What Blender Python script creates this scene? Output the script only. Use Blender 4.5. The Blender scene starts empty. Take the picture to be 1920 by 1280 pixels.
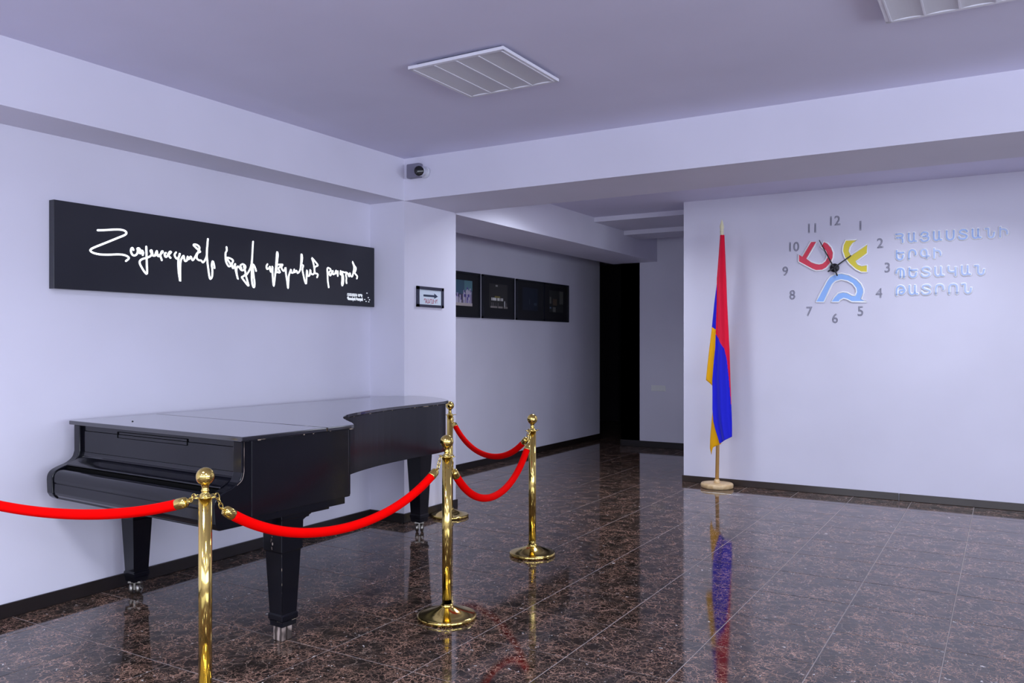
import bpy, bmesh, math, random
from mathutils import Vector, Matrix
random.seed(7)
SC = bpy.context.scene
COL = SC.collection
R = math.radians

# ------------------------------------------------------------ camera
cd = bpy.data.cameras.new('camera'); cam = bpy.data.objects.new('camera', cd); COL.objects.link(cam)
cam.location = (0, 0, 1.45); cam.rotation_euler = (R(90), 0, R(30.9))
cd.sensor_width = 36; cd.lens = 29.06; cd.shift_y = 5 / 1920; cd.clip_start = .05
SC.camera = cam

# ------------------------------------------------------------ world, window daylight, exposure
w = bpy.data.worlds.new('world'); SC.world = w; w.use_nodes = True
w.node_tree.nodes['Background'].inputs[0].default_value = (.62, .72, 1, 1)
w.node_tree.nodes['Background'].inputs[1].default_value = .9
SC.view_settings.view_transform = 'Standard'; SC.view_settings.look = 'None'
SC.view_settings.gamma = 1; SC.view_settings.exposure = .05; SC.view_settings.use_curve_mapping = False
SKY = (.78, .86, 1.0)
def area(name, loc, rot, sx, sy, power, color=SKY, spread=180):
    l = bpy.data.lights.new(name, 'AREA'); l.shape = 'RECTANGLE'; l.size = sx; l.size_y = sy
    l.energy = power; l.color = color; l.spread = R(spread)
    o = bpy.data.objects.new(name, l); COL.objects.link(o); o.location = loc; o.rotation_euler = rot
    return o
# daylight entering each window opening (the lamps sit in the openings of wall_rear and wall_right)
REAR_WIN = [(-4.0, -2.4), (-1.9, -.3), (.2, 1.8), (2.3, 3.9)]
RIGHT_WIN = [(-2.7, -.9), (-.3, 1.5), (2.1, 3.9)]
for a, b in REAR_WIN:
    area('daylight', ((a + b) / 2, -3.56, 1.575), (R(90), 0, 0), b - a - .1, 1.35, 40)
for a, b in RIGHT_WIN:
    area('daylight', (5.06, (a + b) / 2, 1.575), (R(90), 0, R(90)), b - a - .1, 1.35, 100)

# lit ceiling panels in the strip of ceiling between the cross beam and the clock wall
LIT = [(-3.32, 6.9), (-.60, 7.15), (1.65, 7.15)]
LIT2 = [(-2.445, .90), (-.175, .90), (2.095, .90), (-2.445, -1.95), (-.175, -1.95), (2.095, -1.95)]
for x, y in LIT: area('panel_light', (x, y, 2.912), (0, 0, 0), .54, .54, 27 if x < -2 else 19.5, (.82, .88, 1.0), 150)
for x, y in LIT2: area('panel_light', (x, y, 2.912), (0, 0, 0), .54, .54, 40, (.82, .88, 1.0), 158)

# ------------------------------------------------------------ helpers
class MB:
    """collects faces, built as one mesh object"""
    def __init__(s): s.v = []; s.f = []; s.m = []; s.sm = []
    def add(s, vs, fs, mi=0, smooth=False, M=None):
        k = len(s.v)
        s.v += [tuple(M @ Vector(p)) if M else tuple(p) for p in vs]
        for f in fs: s.f.append(tuple(i + k for i in f)); s.m.append(mi); s.sm.append(smooth)
    def box(s, x0, x1, y0, y1, z0, z1, mi=0, M=None):
        vs = [(x, y, z) for z in (z0, z1) for y in (y0, y1) for x in (x0, x1)]
        s.add(vs, [(0, 2, 3, 1), (4, 5, 7, 6), (0, 1, 5, 4), (2, 6, 7, 3), (0, 4, 6, 2), (1, 3, 7, 5)], mi, False, M)
    def prism(s, pts, z0, z1, mi=0, axis='z', M=None, smooth=False):
        n = len(pts)
        def P(a, b, c): return {'z': (a, b, c), 'x': (c, a, b), 'y': (a, c, b)}[axis]
        vs = [P(a, b, z0) for a, b in pts] + [P(a, b, z1) for a, b in pts]
        s.add(vs, [tuple(range(n))[::-1], tuple(range(n, 2 * n))], mi, False, M)
        s.add(vs, [(i, (i + 1) % n, n + (i + 1) % n, n + i) for i in range(n)], mi, smooth, M)
    def lathe(s, prof, seg=32, mi=0, M=None, smooth=True):
        vs = []; n = len(prof)
        for k in range(seg):
            a = 2 * math.pi * k / seg
            vs += [(r * math.cos(a), r * math.sin(a), z) for r, z in prof]
        fs = []
        for k in range(seg):
            for i in range(n - 1):
                a = k * n + i; b = ((k + 1) % seg) * n + i
                fs.append((a, b, b + 1, a + 1))
        s.add(vs, fs, mi, smooth, M)
    def tube(s, pts, r, seg=10, mi=0, M=None, closed=False, smooth=True, rn=None):
        pts = [Vector(p) for p in pts]; n = len(pts); vs = []; up = None; fix = None
        if closed:
            cc = sum(pts, Vector()) / n; fix = Vector()
            for i in range(n): fix += (pts[i] - cc).cross(pts[(i + 1) % n] - cc)
            fix.normalize()
        for i, p in enumerate(pts):
            a = pts[(i - 1) % n] if (closed or i) else p
            b = pts[(i + 1) % n] if (closed or i < n - 1) else p
            t = (b - a).normalized() if (b - a).length > 1e-9 else Vector((0, 0, 1))
            if up is None: up = Vector((0, 0, 1)) if abs(t.z) < .9 else Vector((1, 0, 0))
            if fix: up = fix
            u = up - t * up.dot(t)
            if u.length < 1e-4: u = t.orthogonal()
            u.normalize(); up = u; v = t.cross(u); rr = rn[i] if rn else r
            vs += [tuple(p + (u * math.cos(2 * math.pi * k / seg) + v * math.sin(2 * math.pi * k / seg)) * rr) for k in range(seg)]
        fs = [(i * seg + k, i * seg + (k + 1) % seg, ((i + 1) % n) * seg + (k + 1) % seg, ((i + 1) % n) * seg + k)
              for i in range(n if closed else n - 1) for k in range(seg)]
        s.add(vs, fs, mi, smooth, M)
        if not closed:
            s.add(vs, [tuple(range(seg))[::-1], tuple(range((n - 1) * seg, n * seg))], mi, False, M)
    def sphere(s, c, r, seg=24, rings=14, mi=0, M=None, sq=(1, 1, 1)):
        T = (M or Matrix()) @ Matrix.Translation(c) @ Matrix.Diagonal((sq[0], sq[1], sq[2], 1))
        s.lathe([(max(1e-5, r * math.sin(math.pi * i / rings)), -r * math.cos(math.pi * i / rings)) for i in range(rings + 1)], seg, mi, T)
    def build(s, name, mats, parent=None, bevel=0, seg=2, recalc=True):
        me = bpy.data.meshes.new(name); me.from_pydata(s.v, [], s.f)
        mats = mats if isinstance(mats, (list, tuple)) else [mats]
        for m in mats: me.materials.append(m)
        for p, mi, sm in zip(me.polygons, s.m, s.sm): p.material_index = mi; p.use_smooth = sm
        bm = bmesh.new(); bm.from_mesh(me)
        bmesh.ops.remove_doubles(bm, verts=bm.verts, dist=1e-6)
        if recalc: bmesh.ops.recalc_face_normals(bm, faces=bm.faces)
        if bevel:
            es = [e for e in bm.edges if len(e.link_faces) == 2 and e.calc_face_angle(0) > .6]
            bmesh.ops.bevel(bm, geom=es, offset=bevel, segments=seg, affect='EDGES', profile=.6, clamp_overlap=True)
        bm.to_mesh(me); bm.free(); me.update()
        o = bpy.data.objects.new(name, me); COL.objects.link(o)
        if parent: o.parent = parent
        return o
def tag(o, label=None, cat=None, group=None, kind=None):
    if label: o['label'] = label
    if cat: o['category'] = cat
    if group: o['group'] = group
    if kind: o['kind'] = kind
    return o
def empty(name, loc, rz=0):
    o = bpy.data.objects.new(name, None); COL.objects.link(o); o.location = loc; o.rotation_euler = (0, 0, rz)
    o.empty_display_size = .1; return o
def copy_tree(o, parent=None):
    c = o.copy(); COL.objects.link(c); c.parent = parent
    for ch in [x for x in o.children]: copy_tree(ch, c)
    return c
def smooth_path(pts, n=6):
    """Catmull-Rom through points"""
    P = [Vector(p) for p in pts]; P = [P[0] * 2 - P[1]] + P + [P[-1] * 2 - P[-2]]; out = []
    for i in range(1, len(P) - 2):
        for k in range(n):
            t = k / n; a, b, c, d = P[i - 1:i + 3]
            out.append(.5 * ((2 * b) + (c - a) * t + (2 * a - 5 * b + 4 * c - d) * t * t + (3 * b - a - 3 * c + d) * t ** 3))
    out.append(P[-2]); return out

# ------------------------------------------------------------ materials
def mat(name, col, rough=.5, metal=0, spec=.5, coat=0, emit=None, es=0, sheen=0):
    m = bpy.data.materials.new(name); m.use_nodes = True; b = m.node_tree.nodes['Principled BSDF']
    b.inputs['Base Color'].default_value = (*col, 1); b.inputs['Roughness'].default_value = rough
    b.inputs['Metallic'].default_value = metal; b.inputs['Specular IOR Level'].default_value = spec
    b.inputs['Coat Weight'].default_value = coat; b.inputs['Coat Roughness'].default_value = .05
    b.inputs['Sheen Weight'].default_value = sheen
    if emit: b.inputs['Emission Color'].default_value = (*emit, 1); b.inputs['Emission Strength'].default_value = es
    return m
class NT:
    def __init__(s, m): s.m = m; s.t = m.node_tree; s.b = s.t.nodes['Principled BSDF']
    def n(s, ty, **k):
        nd = s.t.nodes.new(ty)
        for a, v in k.items(): setattr(nd, a, v)
        return nd
    def l(s, a, b): s.t.links.new(a, b)
    def coord(s, kind='Object'): return s.n('ShaderNodeTexCoord').outputs[kind]
    def noise(s, co, scale, detail=3, rough=.5, dist=0):
        nd = s.n('ShaderNodeTexNoise'); s.l(co, nd.inputs['Vector'])
        nd.inputs['Scale'].default_value = scale; nd.inputs['Detail'].default_value = detail
        nd.inputs['Roughness'].default_value = rough; nd.inputs['Distortion'].default_value = dist; return nd
    def ramp(s, v, stops):
        r = s.n('ShaderNodeValToRGB'); s.l(v, r.inputs[0]); e = r.color_ramp.elements
        while len(e) > 1: e.remove(e[-1])
        for i, (p, c) in enumerate(stops):
            x = e[0] if i == 0 else e.new(p)
            x.position = p; x.color = (*c, 1) if len(c) == 3 else c
        return r.outputs[0]
    def math(s, op, a, b=None):
        nd = s.n('ShaderNodeMath', operation=op)
        for i, v in enumerate((a, b)):
            if v is None: continue
            if isinstance(v, (int, float)): nd.inputs[i].default_value = v
            else: s.l(v, nd.inputs[i])
        return nd.outputs[0]
    def mix(s, f, a, b):
        nd = s.n('ShaderNodeMix', data_type='RGBA')
        for i, v in ((0, f), (6, a), (7, b)):
            if isinstance(v, (int, float)): nd.inputs[i].default_value = v
            elif isinstance(v, tuple): nd.inputs[i].default_value = (*v, 1)
            else: s.l(v, nd.inputs[i])
        return nd.outputs[2]
    def bump(s, h, strength=.1, dist=.01):
        nd = s.n('ShaderNodeBump'); nd.inputs['Strength'].default_value = strength; nd.inputs['Distance'].default_value = dist
        s.l(h, nd.inputs['Height']); s.l(nd.outputs[0], s.b.inputs['Normal'])

def paint(name, col, var=.03, rough=.6):
    m = mat(name, col, rough, spec=.3); t = NT(m); co = t.coord()
    nz = t.noise(co, 1.3, 3)
    a = tuple(c * (1 - var) for c in col); b = tuple(min(1, c * (1 + var)) for c in col)
    t.l(t.ramp(nz.outputs[0], [(.3, a), (.7, b)]), t.b.inputs['Base Color'])
    n2 = t.noise(co, 180, 2); t.bump(n2.outputs[0], .06, .002)
    return m
M = {}
M['wall'] = paint('wall_paint', (.72, .70, .81))
M['ceil'] = paint('ceiling_paint', (.74, .72, .90))
M['shadewall'] = paint('passage_painted_shade', (.035, .03, .04))  # unlit look of the passage put into a near-black wall colour
M['base'] = mat('baseboard_wood', (.016, .012, .012), .25)
M['base2'] = mat('brown_baseboard_wood', (.045, .033, .028), .2)
M['grout'] = mat('grout', (.36, .31, .30), .6)
def marble():
    m = mat('polished_brown_marble', (.03, .02, .015), .07, spec=.5); t = NT(m)
    oi = t.n('ShaderNodeObjectInfo'); co = t.coord()
    cmb = t.n('ShaderNodeCombineXYZ'); r1 = t.math('MULTIPLY', oi.outputs['Random'], 37.)
    r2 = t.math('MULTIPLY', oi.outputs['Random'], 91.)
    t.l(r1, cmb.inputs[0]); t.l(r2, cmb.inputs[1])
    va = t.n('ShaderNodeVectorMath', operation='ADD'); t.l(co, va.inputs[0]); t.l(cmb.outputs[0], va.inputs[1])
    w1 = t.noise(va.outputs[0], 9, 4, .6)
    sc = t.n('ShaderNodeVectorMath', operation='SCALE'); t.l(w1.outputs['Color'], sc.inputs[0]); sc.inputs['Scale'].default_value = .13
    wa = t.n('ShaderNodeVectorMath', operation='ADD'); t.l(va.outputs[0], wa.inputs[0]); t.l(sc.outputs[0], wa.inputs[1])
    def vor(scale, hi):
        v = t.n('ShaderNodeTexVoronoi', feature='DISTANCE_TO_EDGE'); t.l(wa.outputs[0], v.inputs['Vector']); v.inputs['Scale'].default_value = scale
        return t.ramp(v.outputs['Distance'], [(0, (1, 1, 1)), (hi * .35, (.6, .6, .6)), (hi, (0, 0, 0))])
    v1 = vor(11, .030); v2 = vor(32, .052); v3 = vor(70, .08)
    patch = t.noise(va.outputs[0], 6.5, 4, .6); pm = t.ramp(patch.outputs[0], [(.36, (0, 0, 0)), (.58, (1, 1, 1))])
    patch2 = t.noise(va.outputs[0], 17, 3, .6); pm2 = t.ramp(patch2.outputs[0], [(.42, (0, 0, 0)), (.66, (1, 1, 1))])
    base = t.ramp(t.noise(va.outputs[0], 11, 5, .65).outputs[0], [(.3, (.010, .008, .007)), (.55, (.026, .018, .014)), (.75, (.075, .045, .033))])
    k1 = t.math('MULTIPLY', v1, .75)
    k2 = t.math('MULTIPLY', t.math('MULTIPLY', v2, pm), 1.0)
    k3 = t.math('MULTIPLY', t.math('MULTIPLY', v3, pm2), .7)
    k = t.math('MINIMUM', t.math('MAXIMUM', t.math('MAXIMUM', k1, k2), k3), 1.)
    k = t.math('MULTIPLY', k, t.math('ADD', t.math('MULTIPLY', w1.outputs[0], 1.2), .2))
    vc = t.ramp(patch.outputs[0], [(.35, (.36, .27, .22)), (.55, (.62, .36, .26)), (.7, (.72, .44, .34))])
    c = t.mix(k, base, vc)
    fl = t.noise(wa.outputs[0], 48, 1); fm = t.ramp(fl.outputs[0], [(.735, (0, 0, 0)), (.76, (1, 1, 1))])
    c = t.mix(fm, c, (.62, .58, .56))
    t.l(c, t.b.inputs['Base Color'])
    return m
M['marble'] = marble()
def lacquer(name, wear=.0, rough=.12):
    m = mat(name, (.004, .004, .006), rough, spec=.2); t = NT(m); co = t.coord()
    nz = t.noise(co, 5, 4); t.l(t.ramp(nz.outputs[0], [(.3, (rough * .7,) * 3), (.8, (rough * 1.5,) * 3)]), t.b.inputs['Roughness'])
    n2 = t.noise(co, 26, 3, .7); f = t.ramp(n2.outputs[0], [(.70 - wear, (0, 0, 0)), (.72 - wear, (1, 1, 1))])
    t.l(t.mix(f, (.006, .006, .009), (.30, .24, .18)), t.b.inputs['Base Color'])
    return m
M['black'] = mat('black_lacquer', (.004, .004, .007), .13, spec=.36)
M['lid'] = mat('black_lacquer_lid', (.010, .010, .014), .14, spec=.8, coat=.6)
M['blackworn'] = lacquer('worn_black_lacquer', -.07, .16)
M['chip'] = lacquer('chipped_edge', .13, .3)
M['rimblack'] = mat('satin_black_lacquer', (.004, .004, .007), .24, spec=.4)
M['slot'] = mat('dark_gap', (.002, .002, .002), .9, spec=.1)
M['rawwood'] = mat('raw_wood', (.42, .34, .30), .7); _t = NT(M['rawwood']); _n = _t.n('ShaderNodeTexWave'); _t.l(_t.coord(), _n.inputs[0]); _n.inputs['Scale'].default_value = 10; _n.inputs['Distortion'].default_value = 4
_t.l(_t.ramp(_n.outputs[0], [(.2, (.05, .035, .03)), (.5, (.26, .20, .17)), (.9, (.42, .34, .30))]), _t.b.inputs['Base Color'])
M['steel'] = mat('tarnished_caster_metal', (.30, .28, .25), .35, 1)
M['brass'] = mat('polished_brass', (.74, .55, .16), .11, 1)
M['chrome'] = mat('chrome', (.8, .8, .82), .08, 1)
M['rope'] = mat('red_velvet', (.88, .0, .0), .8, spec=.05, sheen=0)
_t = NT(M['rope']); _t.bump(_t.noise(_t.coord(), 400, 2).outputs[0], .2, .002)
M['pine'] = mat('pale_wood', (.72, .50, .26), .4); _t = NT(M['pine']); _n = _t.noise(_t.coord(), 8, 3, .5, 2); _t.l(_t.ramp(_n.outputs[0], [(.3, (.62, .40, .18)), (.7, (.80, .60, .34))]), _t.b.inputs['Base Color'])
M['polewood'] = mat('amber_wood', (.66, .38, .13), .4)
def cloth(name, c):
    m = mat(name, c, .7, spec=.2, sheen=.15); t = NT(m); t.bump(t.noise(t.coord(), 500, 2).outputs[0], .1, .001); return m
M['fred'] = cloth('flag_red', (.80, .006, .045)); M['fblue'] = cloth('flag_blue', (.012, .014, .62)); M['forange'] = cloth('flag_orange', (.95, .46, .0))
M['signblack'] = mat('sign_black', (.018, .019, .026), .22, spec=.45)
M['lit'] = mat('lit_lettering', (.9, .95, 1), .5, emit=(.93, .97, 1), es=1.5)
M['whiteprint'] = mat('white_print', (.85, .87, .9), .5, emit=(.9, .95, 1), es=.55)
M['frameblack'] = mat('black_frame', (.012, .013, .02), .3)
M['signframe'] = mat('navy_frame', (.022, .024, .05), .4)
M['paper'] = mat('pale_print', (.66, .74, .82), .5)
M['navy'] = mat('navy_print', (.015, .03, .07), .5)
M['redprint'] = mat('red_print', (.45, .06, .10), .5)
M['matboard'] = mat('black_matboard', (.012, .012, .014), .5)
M['num'] = mat('grey_numeral', (.10, .10, .16), .4)
M['clockblack'] = mat('clock_black', (.01, .01, .012), .35)
M['ered'] = mat('red_acrylic', (.80, .045, .09), .3); M['eyel'] = mat('yellow_acrylic', (.80, .66, .04), .3); M['eblu'] = mat('blue_acrylic', (.30, .52, .95), .3)
M['ewhite'] = mat('white_edge', (.97, .97, .98), .3)
M['lface'] = mat('pale_blue_letter_face', (.42, .56, .90), .2, spec=.5)
M['lface2'] = mat('paler_letter_face', (.52, .63, .92), .2, spec=.5)
M['camgrey'] = mat('grey_plastic', (.20, .19, .26), .5); M['camwhite'] = mat('white_plastic', (.62, .62, .70), .4); M['camlens'] = mat('camera_lens', (.004, .004, .006), .1)
M['lamp'] = mat('lamp_white_metal', (.78, .77, .84), .35); M['diff'] = mat('lamp_diffuser', (.62, .61, .66), .35); M['lampgap'] = mat('lamp_housing', (.10, .10, .15), .6)
M['switch'] = mat('switch_plastic', (.80, .80, .80), .4)
M['door'] = mat('dark_door', (.02, .015, .02), .4)
M['winframe'] = mat('window_frame_white', (.75, .75, .78), .4)
def glass():
    m = mat('window_glass', (1, 1, 1), .02); b = m.node_tree.nodes['Principled BSDF']; b.inputs['Transmission Weight'].default_value = 1; b.inputs['IOR'].default_value = 1.05
    return m
M['glass'] = glass()

# ------------------------------------------------------------ room shell
XL, XC, YB, YB2, YC = -4.55, -4.19, 5.30, 6.03, 8.43      # left wall, pier face, beam front/back, clock wall
ZC, ZB = 2.95, 2.612
XR, YR, XH, YK = 5.0, -3.5, -5.38, 10.95
def struct(name, mb, m, parent=None, **k):
    o = mb.build(name, m, parent, **k)
    if not parent: o['kind'] = 'structure'
    return o
b = MB(); b.box(-8, XR + .2, YR - .2, 15, -.08, -.0015); floor = struct('floor', b, M['grout'])
# marble tiles, 502 mm module, measured joints at x=-0.25 and y=4.42
S = .502; g = .0021; hh = S / 2
bm_ = MB(); c_ = .0012
bm_.add([(-hh + g, -hh + g, -.0015), (hh - g, -hh + g, -.0015), (hh - g, hh - g, -.0015), (-hh + g, hh - g, -.0015),
         (-hh + g + c_, -hh + g + c_, 0), (hh - g - c_, -hh + g + c_, 0), (hh - g - c_, hh - g - c_, 0), (-hh + g + c_, hh - g - c_, 0)],
        [(4, 5, 6, 7), (0, 1, 5, 4), (1, 2, 6, 5), (2, 3, 7, 6), (3, 0, 4, 7)])
def fwd(x, y): return -x * math.sin(R(30.9)) + y * math.cos(R(30.9)), x * math.cos(R(30.9)) + y * math.sin(R(30.9))
cells = []
for i in range(-16, 11):
    for j in range(-16, 21):
        x = -.25 + S * (i + .5); y = 4.42 + S * (j + .5)
        if x < -7 or x > XR or y < YR or y > 14.4: continue
        d, r = fwd(x, y)
        seen = d > 2.4 and abs(r / d) < .66 and x > XL - .2 and y < YC + .2 or (d > 2.4 and abs(r / d) < .3 and -5.5 < x < -2.6)
        cells.append((0 if seen else 1, d, x, y))
cells.sort(); ind = [c for c in cells if c[0] == 0][:296]; rest = [c for c in cells if c not in ind]
tile0 = None
for _, d, x, y in ind:
    if tile0 is None: o = tile0 = bm_.build('tile', M['marble'], floor, recalc=False)
    else: o = bpy.data.objects.new('tile', tile0.data); COL.objects.link(o); o.parent = floor
    o.location = (x, y, 0)
b = MB()
for _, d, x, y in rest: b.add(bm_.v, bm_.f, 0, False, Matrix.Translation((x, y, 0)))
o = b.build('tile', M['marble'], floor, recalc=False); o['kind'] = 'stuff'

b = MB(); b.box(-8, XR + .2, YR - .2, 15, ZC, ZC + .15); struct('ceiling', b, M['ceil'])
b = MB(); b.box(XL - .2, XL, YR, YB + .02, 0, ZC); struct('wall_left', b, M['wall'])
b = MB(); b.box(XL - .2, XC, YB, YB2, 0, ZC); struct('wall_pier', b, M['wall'])
b = MB(); b.box(XL - .01, XC, YR, YB + .01, ZB, ZC + .01); struct('trim_1', b, M['wall'])                 # beam along the left wall
b = MB(); b.box(XC - .01, XR + .1, YB, YB2, ZB, ZC + .01); struct('trim_2', b, M['wall'])                 # beam across the room
b = MB(); b.box(-4.87, XC, YB2 - .01, YK + .01, ZB - .012, ZC + .01); struct('trim_3', b, M['wall'])      # beam along the hall
b = MB(); b.box(XC - .01, -2.9, 8.9, 9.80, 2.895, ZC + .01); struct('trim_4', b, M['wall'])               # shallow drops in hall ceiling
b = MB(); b.box(XC - .01, -2.9, 9.78, 10.3, 2.84, ZC + .01); struct('trim_5', b, M['wall'])
b = MB(); b.box(-2.93, XR + .1, YC, YK + .1, 0, ZC); struct('wall_clock', b, M['wall'])
b = MB(); b.box(XH - .2, XH, YB2 - .2, 11.62, 0, ZC); struct('wall_hall', b, M['wall'])
b = MB(); b.box(XH - .2, XL - .1, YB2 - .25, YB2, 0, ZC); struct('wall_hall_end', b, M['wall'])
b = MB(); b.box(-4.735, -2.8, YK, YK + .2, 0, ZC); struct('wall_back', b, M['wall'])
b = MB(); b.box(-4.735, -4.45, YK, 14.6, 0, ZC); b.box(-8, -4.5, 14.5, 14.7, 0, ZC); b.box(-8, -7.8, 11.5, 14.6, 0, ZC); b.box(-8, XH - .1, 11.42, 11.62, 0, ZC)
struct('wall_passage', b, M['shadewall'])  # passage walls carry the painted-in darkness
# walls with window openings behind and to the right of the camera
WZ0, WZ1 = .85, 2.30
def wall_open(name, wins, a0, a1, t0, t1, z0, z1, axis):
    b = MB(); cuts = [a0] + [v for w_ in wins for v in w_] + [a1]
    def bx(p, q, za, zb): b.box(p, q, t0, t1, za, zb) if axis == 'x' else b.box(t0, t1, p, q, za, zb)
    for k in range(0, len(cuts), 2): bx(cuts[k], cuts[k + 1], 0, ZC)
    for p, q in wins: bx(p, q, 0, z0); bx(p, q, z1, ZC)
    return struct(name, b, M['wall'])
wall_open('wall_rear', REAR_WIN, XL - .2, XR + .2, YR - .2, YR, WZ0, WZ1, 'x')
wall_open('wall_right', RIGHT_WIN, YR, YC + .2, XR, XR + .2, WZ0, WZ1, 'y')
wn = 0
for ax, wins in (('x', REAR_WIN), ('y', RIGHT_WIN)):
    for p, q in wins:
        wn += 1; b = MB(); fr = .05; pl = YR - .03 if ax == 'x' else XR + .0
        def bx(m_, a_, c_2, za, zb, dd=.03):
            m_.box(a_, c_2, pl - dd, pl, za, zb) if ax == 'x' else m_.box(pl, pl + dd, a_, c_2, za, zb)
        bx(b, p, q, WZ0, WZ0 + fr); bx(b, p, q, WZ1 - fr, WZ1); bx(b, p, p + fr, WZ0, WZ1); bx(b, q - fr, q, WZ0, WZ1); bx(b, (p + q) / 2 - .025, (p + q) / 2 + .025, WZ0, WZ1)
        wo = struct('window_%d' % wn, b, M['winframe'])
# baseboards
def bb(name, x0, x1, y0, y1, h=.078):
    b = MB(); b.box(x0, x1, y0, y1, 0, h); return struct(name, b, M['base2' if 'clock' in name else 'base'], bevel=.004)
bb('baseboard_left', XL, XL + .014, YR, YB)
bb('baseboard_pier', XL + .014, XC + .014, YB - .014, YB)
bb('baseboard_pier_side', XC, XC + .014, YB, YB2 + .014)
bb('baseboard_hall', XH, XH + .014, YB2, 11.634)
bb('baseboard_back', -4.745, -2.93, YK - .014, YK, .09)
bb('baseboard_clock', -2.944, -.86, YC - .014, YC, .068)
bb('baseboard_clock_right', -.855, XR, YC - .014, YC, .068)
bb('baseboard_clock_side', -2.944, -2.93, YC, YK - .014, .068)
# door at the end of the dark passage
b = MB(); b.box(-6.3, -5.2, 14.46, 14.5, 0, 2.15); dr = struct('door_1', b, M['frameblack'], bevel=.005)
b = MB(); b.box(-6.2, -5.3, 14.44, 14.47, .78, 2.08); b.build('door_panel', M['door'], dr, bevel=.005)
b = MB(); b.box(-6.2, -5.3, 14.44, 14.47, .08, .70); b.build('door_panel', M['door'], dr, bevel=.005)

# ------------------------------------------------------------ grand piano
pr = empty('grand_piano', (-4.431, 2.652, 0), R(-3))
tag(pr, 'closed black concert grand piano with worn lid edges, standing along the left wall', 'piano')
def inset(pts, d):
    n = len(pts); out = []
    for i in range(n):
        a, b, c = Vector(pts[i - 1]), Vector(pts[i]), Vector(pts[(i + 1) % n])
        e1 = (b - a).normalized(); e2 = (c - b).normalized(); n1 = Vector((-e1.y, e1.x)); n2 = Vector((-e2.y, e2.x))
        m = n1 + n2; k = m.length_squared
        out.append(tuple(b + m * (2 * d / max(k, .8))))
    return out
tailc = [(1.47, .69), (1.462, .715), (1.44, .735)]
curve = smooth_path([(1.44, .735, 0), (1.36, .80, 0), (1.25, .875, 0), (1.13, .965, 0), (1.03, 1.08, 0), (.965, 1.20, 0), (.90, 1.38, 0), (.835, 1.65, 0), (.80, 1.95, 0), (.785, 2.20, 0), (.76, 2.37, 0), (.68, 2.50, 0), (.55, 2.60, 0), (.38, 2.69, 0), (.20, 2.73, 0), (.08, 2.715, 0), (.02, 2.66, 0), (0, 2.56, 0)], 4)
side = tailc[:2] + [(p.x, p.y) for p in curve]
HY = .52
lid = [(0, HY + .003), (1.47, HY + .003)] + side
b = MB(); b.prism(lid, 1.008, 1.03); b.build('main_lid', M['lid'], pr, bevel=.005)
b = MB(); b.prism([(0, 0), (1.47, 0), (1.47, HY - .003), (0, HY - .003)], 1.008, 1.03); b.build('front_lid', M['lid'], pr, bevel=.005)
b = MB(); b.box(0, 1.468, HY - .0045, HY + .0045, 1.010, 1.0268); b.build('hinge_strip', mat('aged_hinge', (.10, .07, .03), .4, 1), pr)
b = MB(); b.tube([(.35, .16, 1.0305), (.351, .16, 1.0325)], .005); b.build('lid_button', M['black'], pr)
body = inset([(0, .05), (1.47, .05)] + side, .02)
b = MB(); b.prism(body, .655, 1.007); b.build('rim', M['rimblack'], pr, bevel=.003)
# chipped lower edge of the lid, along the cheek and curved side
b = MB(); wl = [(1.4712, .004)] + [(1.4712, .3)] + [(x + .0012, y) for x, y in side[:40]]
for i in range(len(wl) - 1):
    (xa, ya), (xb, yb) = wl[i], wl[i + 1]
    b.add([(xa, ya, 1.0065), (xb, yb, 1.0065), (xb, yb, 1.0115), (xa, ya, 1.0115)], [(0, 1, 2, 3)])
b.build('worn_edge', M['chip'], pr, recalc=False)['label'] = 'chipped strip of bare wood along the lid edge'
# cheek arms with the curled front
arm = [(.705, 1.006), (.018, 1.006), (.018, .865)] + [(p.x, p.y) for p in smooth_path([(.018, .865, 0), (.006, .832, 0), (-.028, .806, 0), (-.075, .790, 0), (-.112, .772, 0), (-.129, .742, 0), (-.129, .690, 0)], 3)[1:]] + [(-.127, .655), (-.115, .635), (-.10, .622), (.665, .622), (.665, .664), (.705, .664)]
for x0, x1 in ((.020, .075), (1.385, 1.448)):
    b = MB(); b.prism(arm, x0, x1, axis='x'); b.build('cheek_arm', M['blackworn'] if x0 > 1 else M['black'], pr, bevel=.004)
b = MB(); b.tube([(1.449, .03, 1.004), (1.449, .03, .87)] + [(1.449, p.x + .012, p.y) for p in smooth_path([(.018, .865, 0), (.006, .832, 0), (-.02, .812, 0)], 3)[1:]], .0011, 6)
b.build('edge_crack', M['rawwood'], pr)['label'] = 'pale hairline crack down the cheek'
b = MB(); b.box(.03, 1.44, -.10, .66, .621, .656); b.build('keybed', M['black'], pr, bevel=.004)
X0, X1 = .075, 1.385
fb = [(.16, .975), (.034, .975), (.034, .862)] + [(p.x, p.y) for p in smooth_path([(.034, .862, 0), (.026, .842, 0), (.0, .824, 0), (-.03, .812, 0), (-.05, .803, 0)], 3)[1:]] + [(-.052, .797), (-.03, .79), (.16, .80)]
b = MB(); b.prism(fb, X0 + .002, X1 - .002, axis='x'); b.build('fallboard', M['black'], pr, bevel=.002)
b = MB(); b.box(X0 + .01, X1 - .01, .0335, .0345, .8605, .8625); b.build('fallboard_seam', M['slot'], pr)
b = MB(); b.box(X0 + .001, X1 - .001, .036, .16, .977, 1.006); b.build('front_rail', M['black'], pr, bevel=.002)
b = MB(); z0, z1, xa, xb, t_ = .958, .99, .42, 1.02, .0016
for q in ((xa, xb, z0, z0 + t_), (xa, xb, z1 - t_, z1), (xa, xa + t_, z0, z1), (xb - t_, xb, z0, z1)): b.box(q[0], q[1], .031, .0362, q[2], q[3])
b.build('finger_panel', M['slot'], pr)
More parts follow.
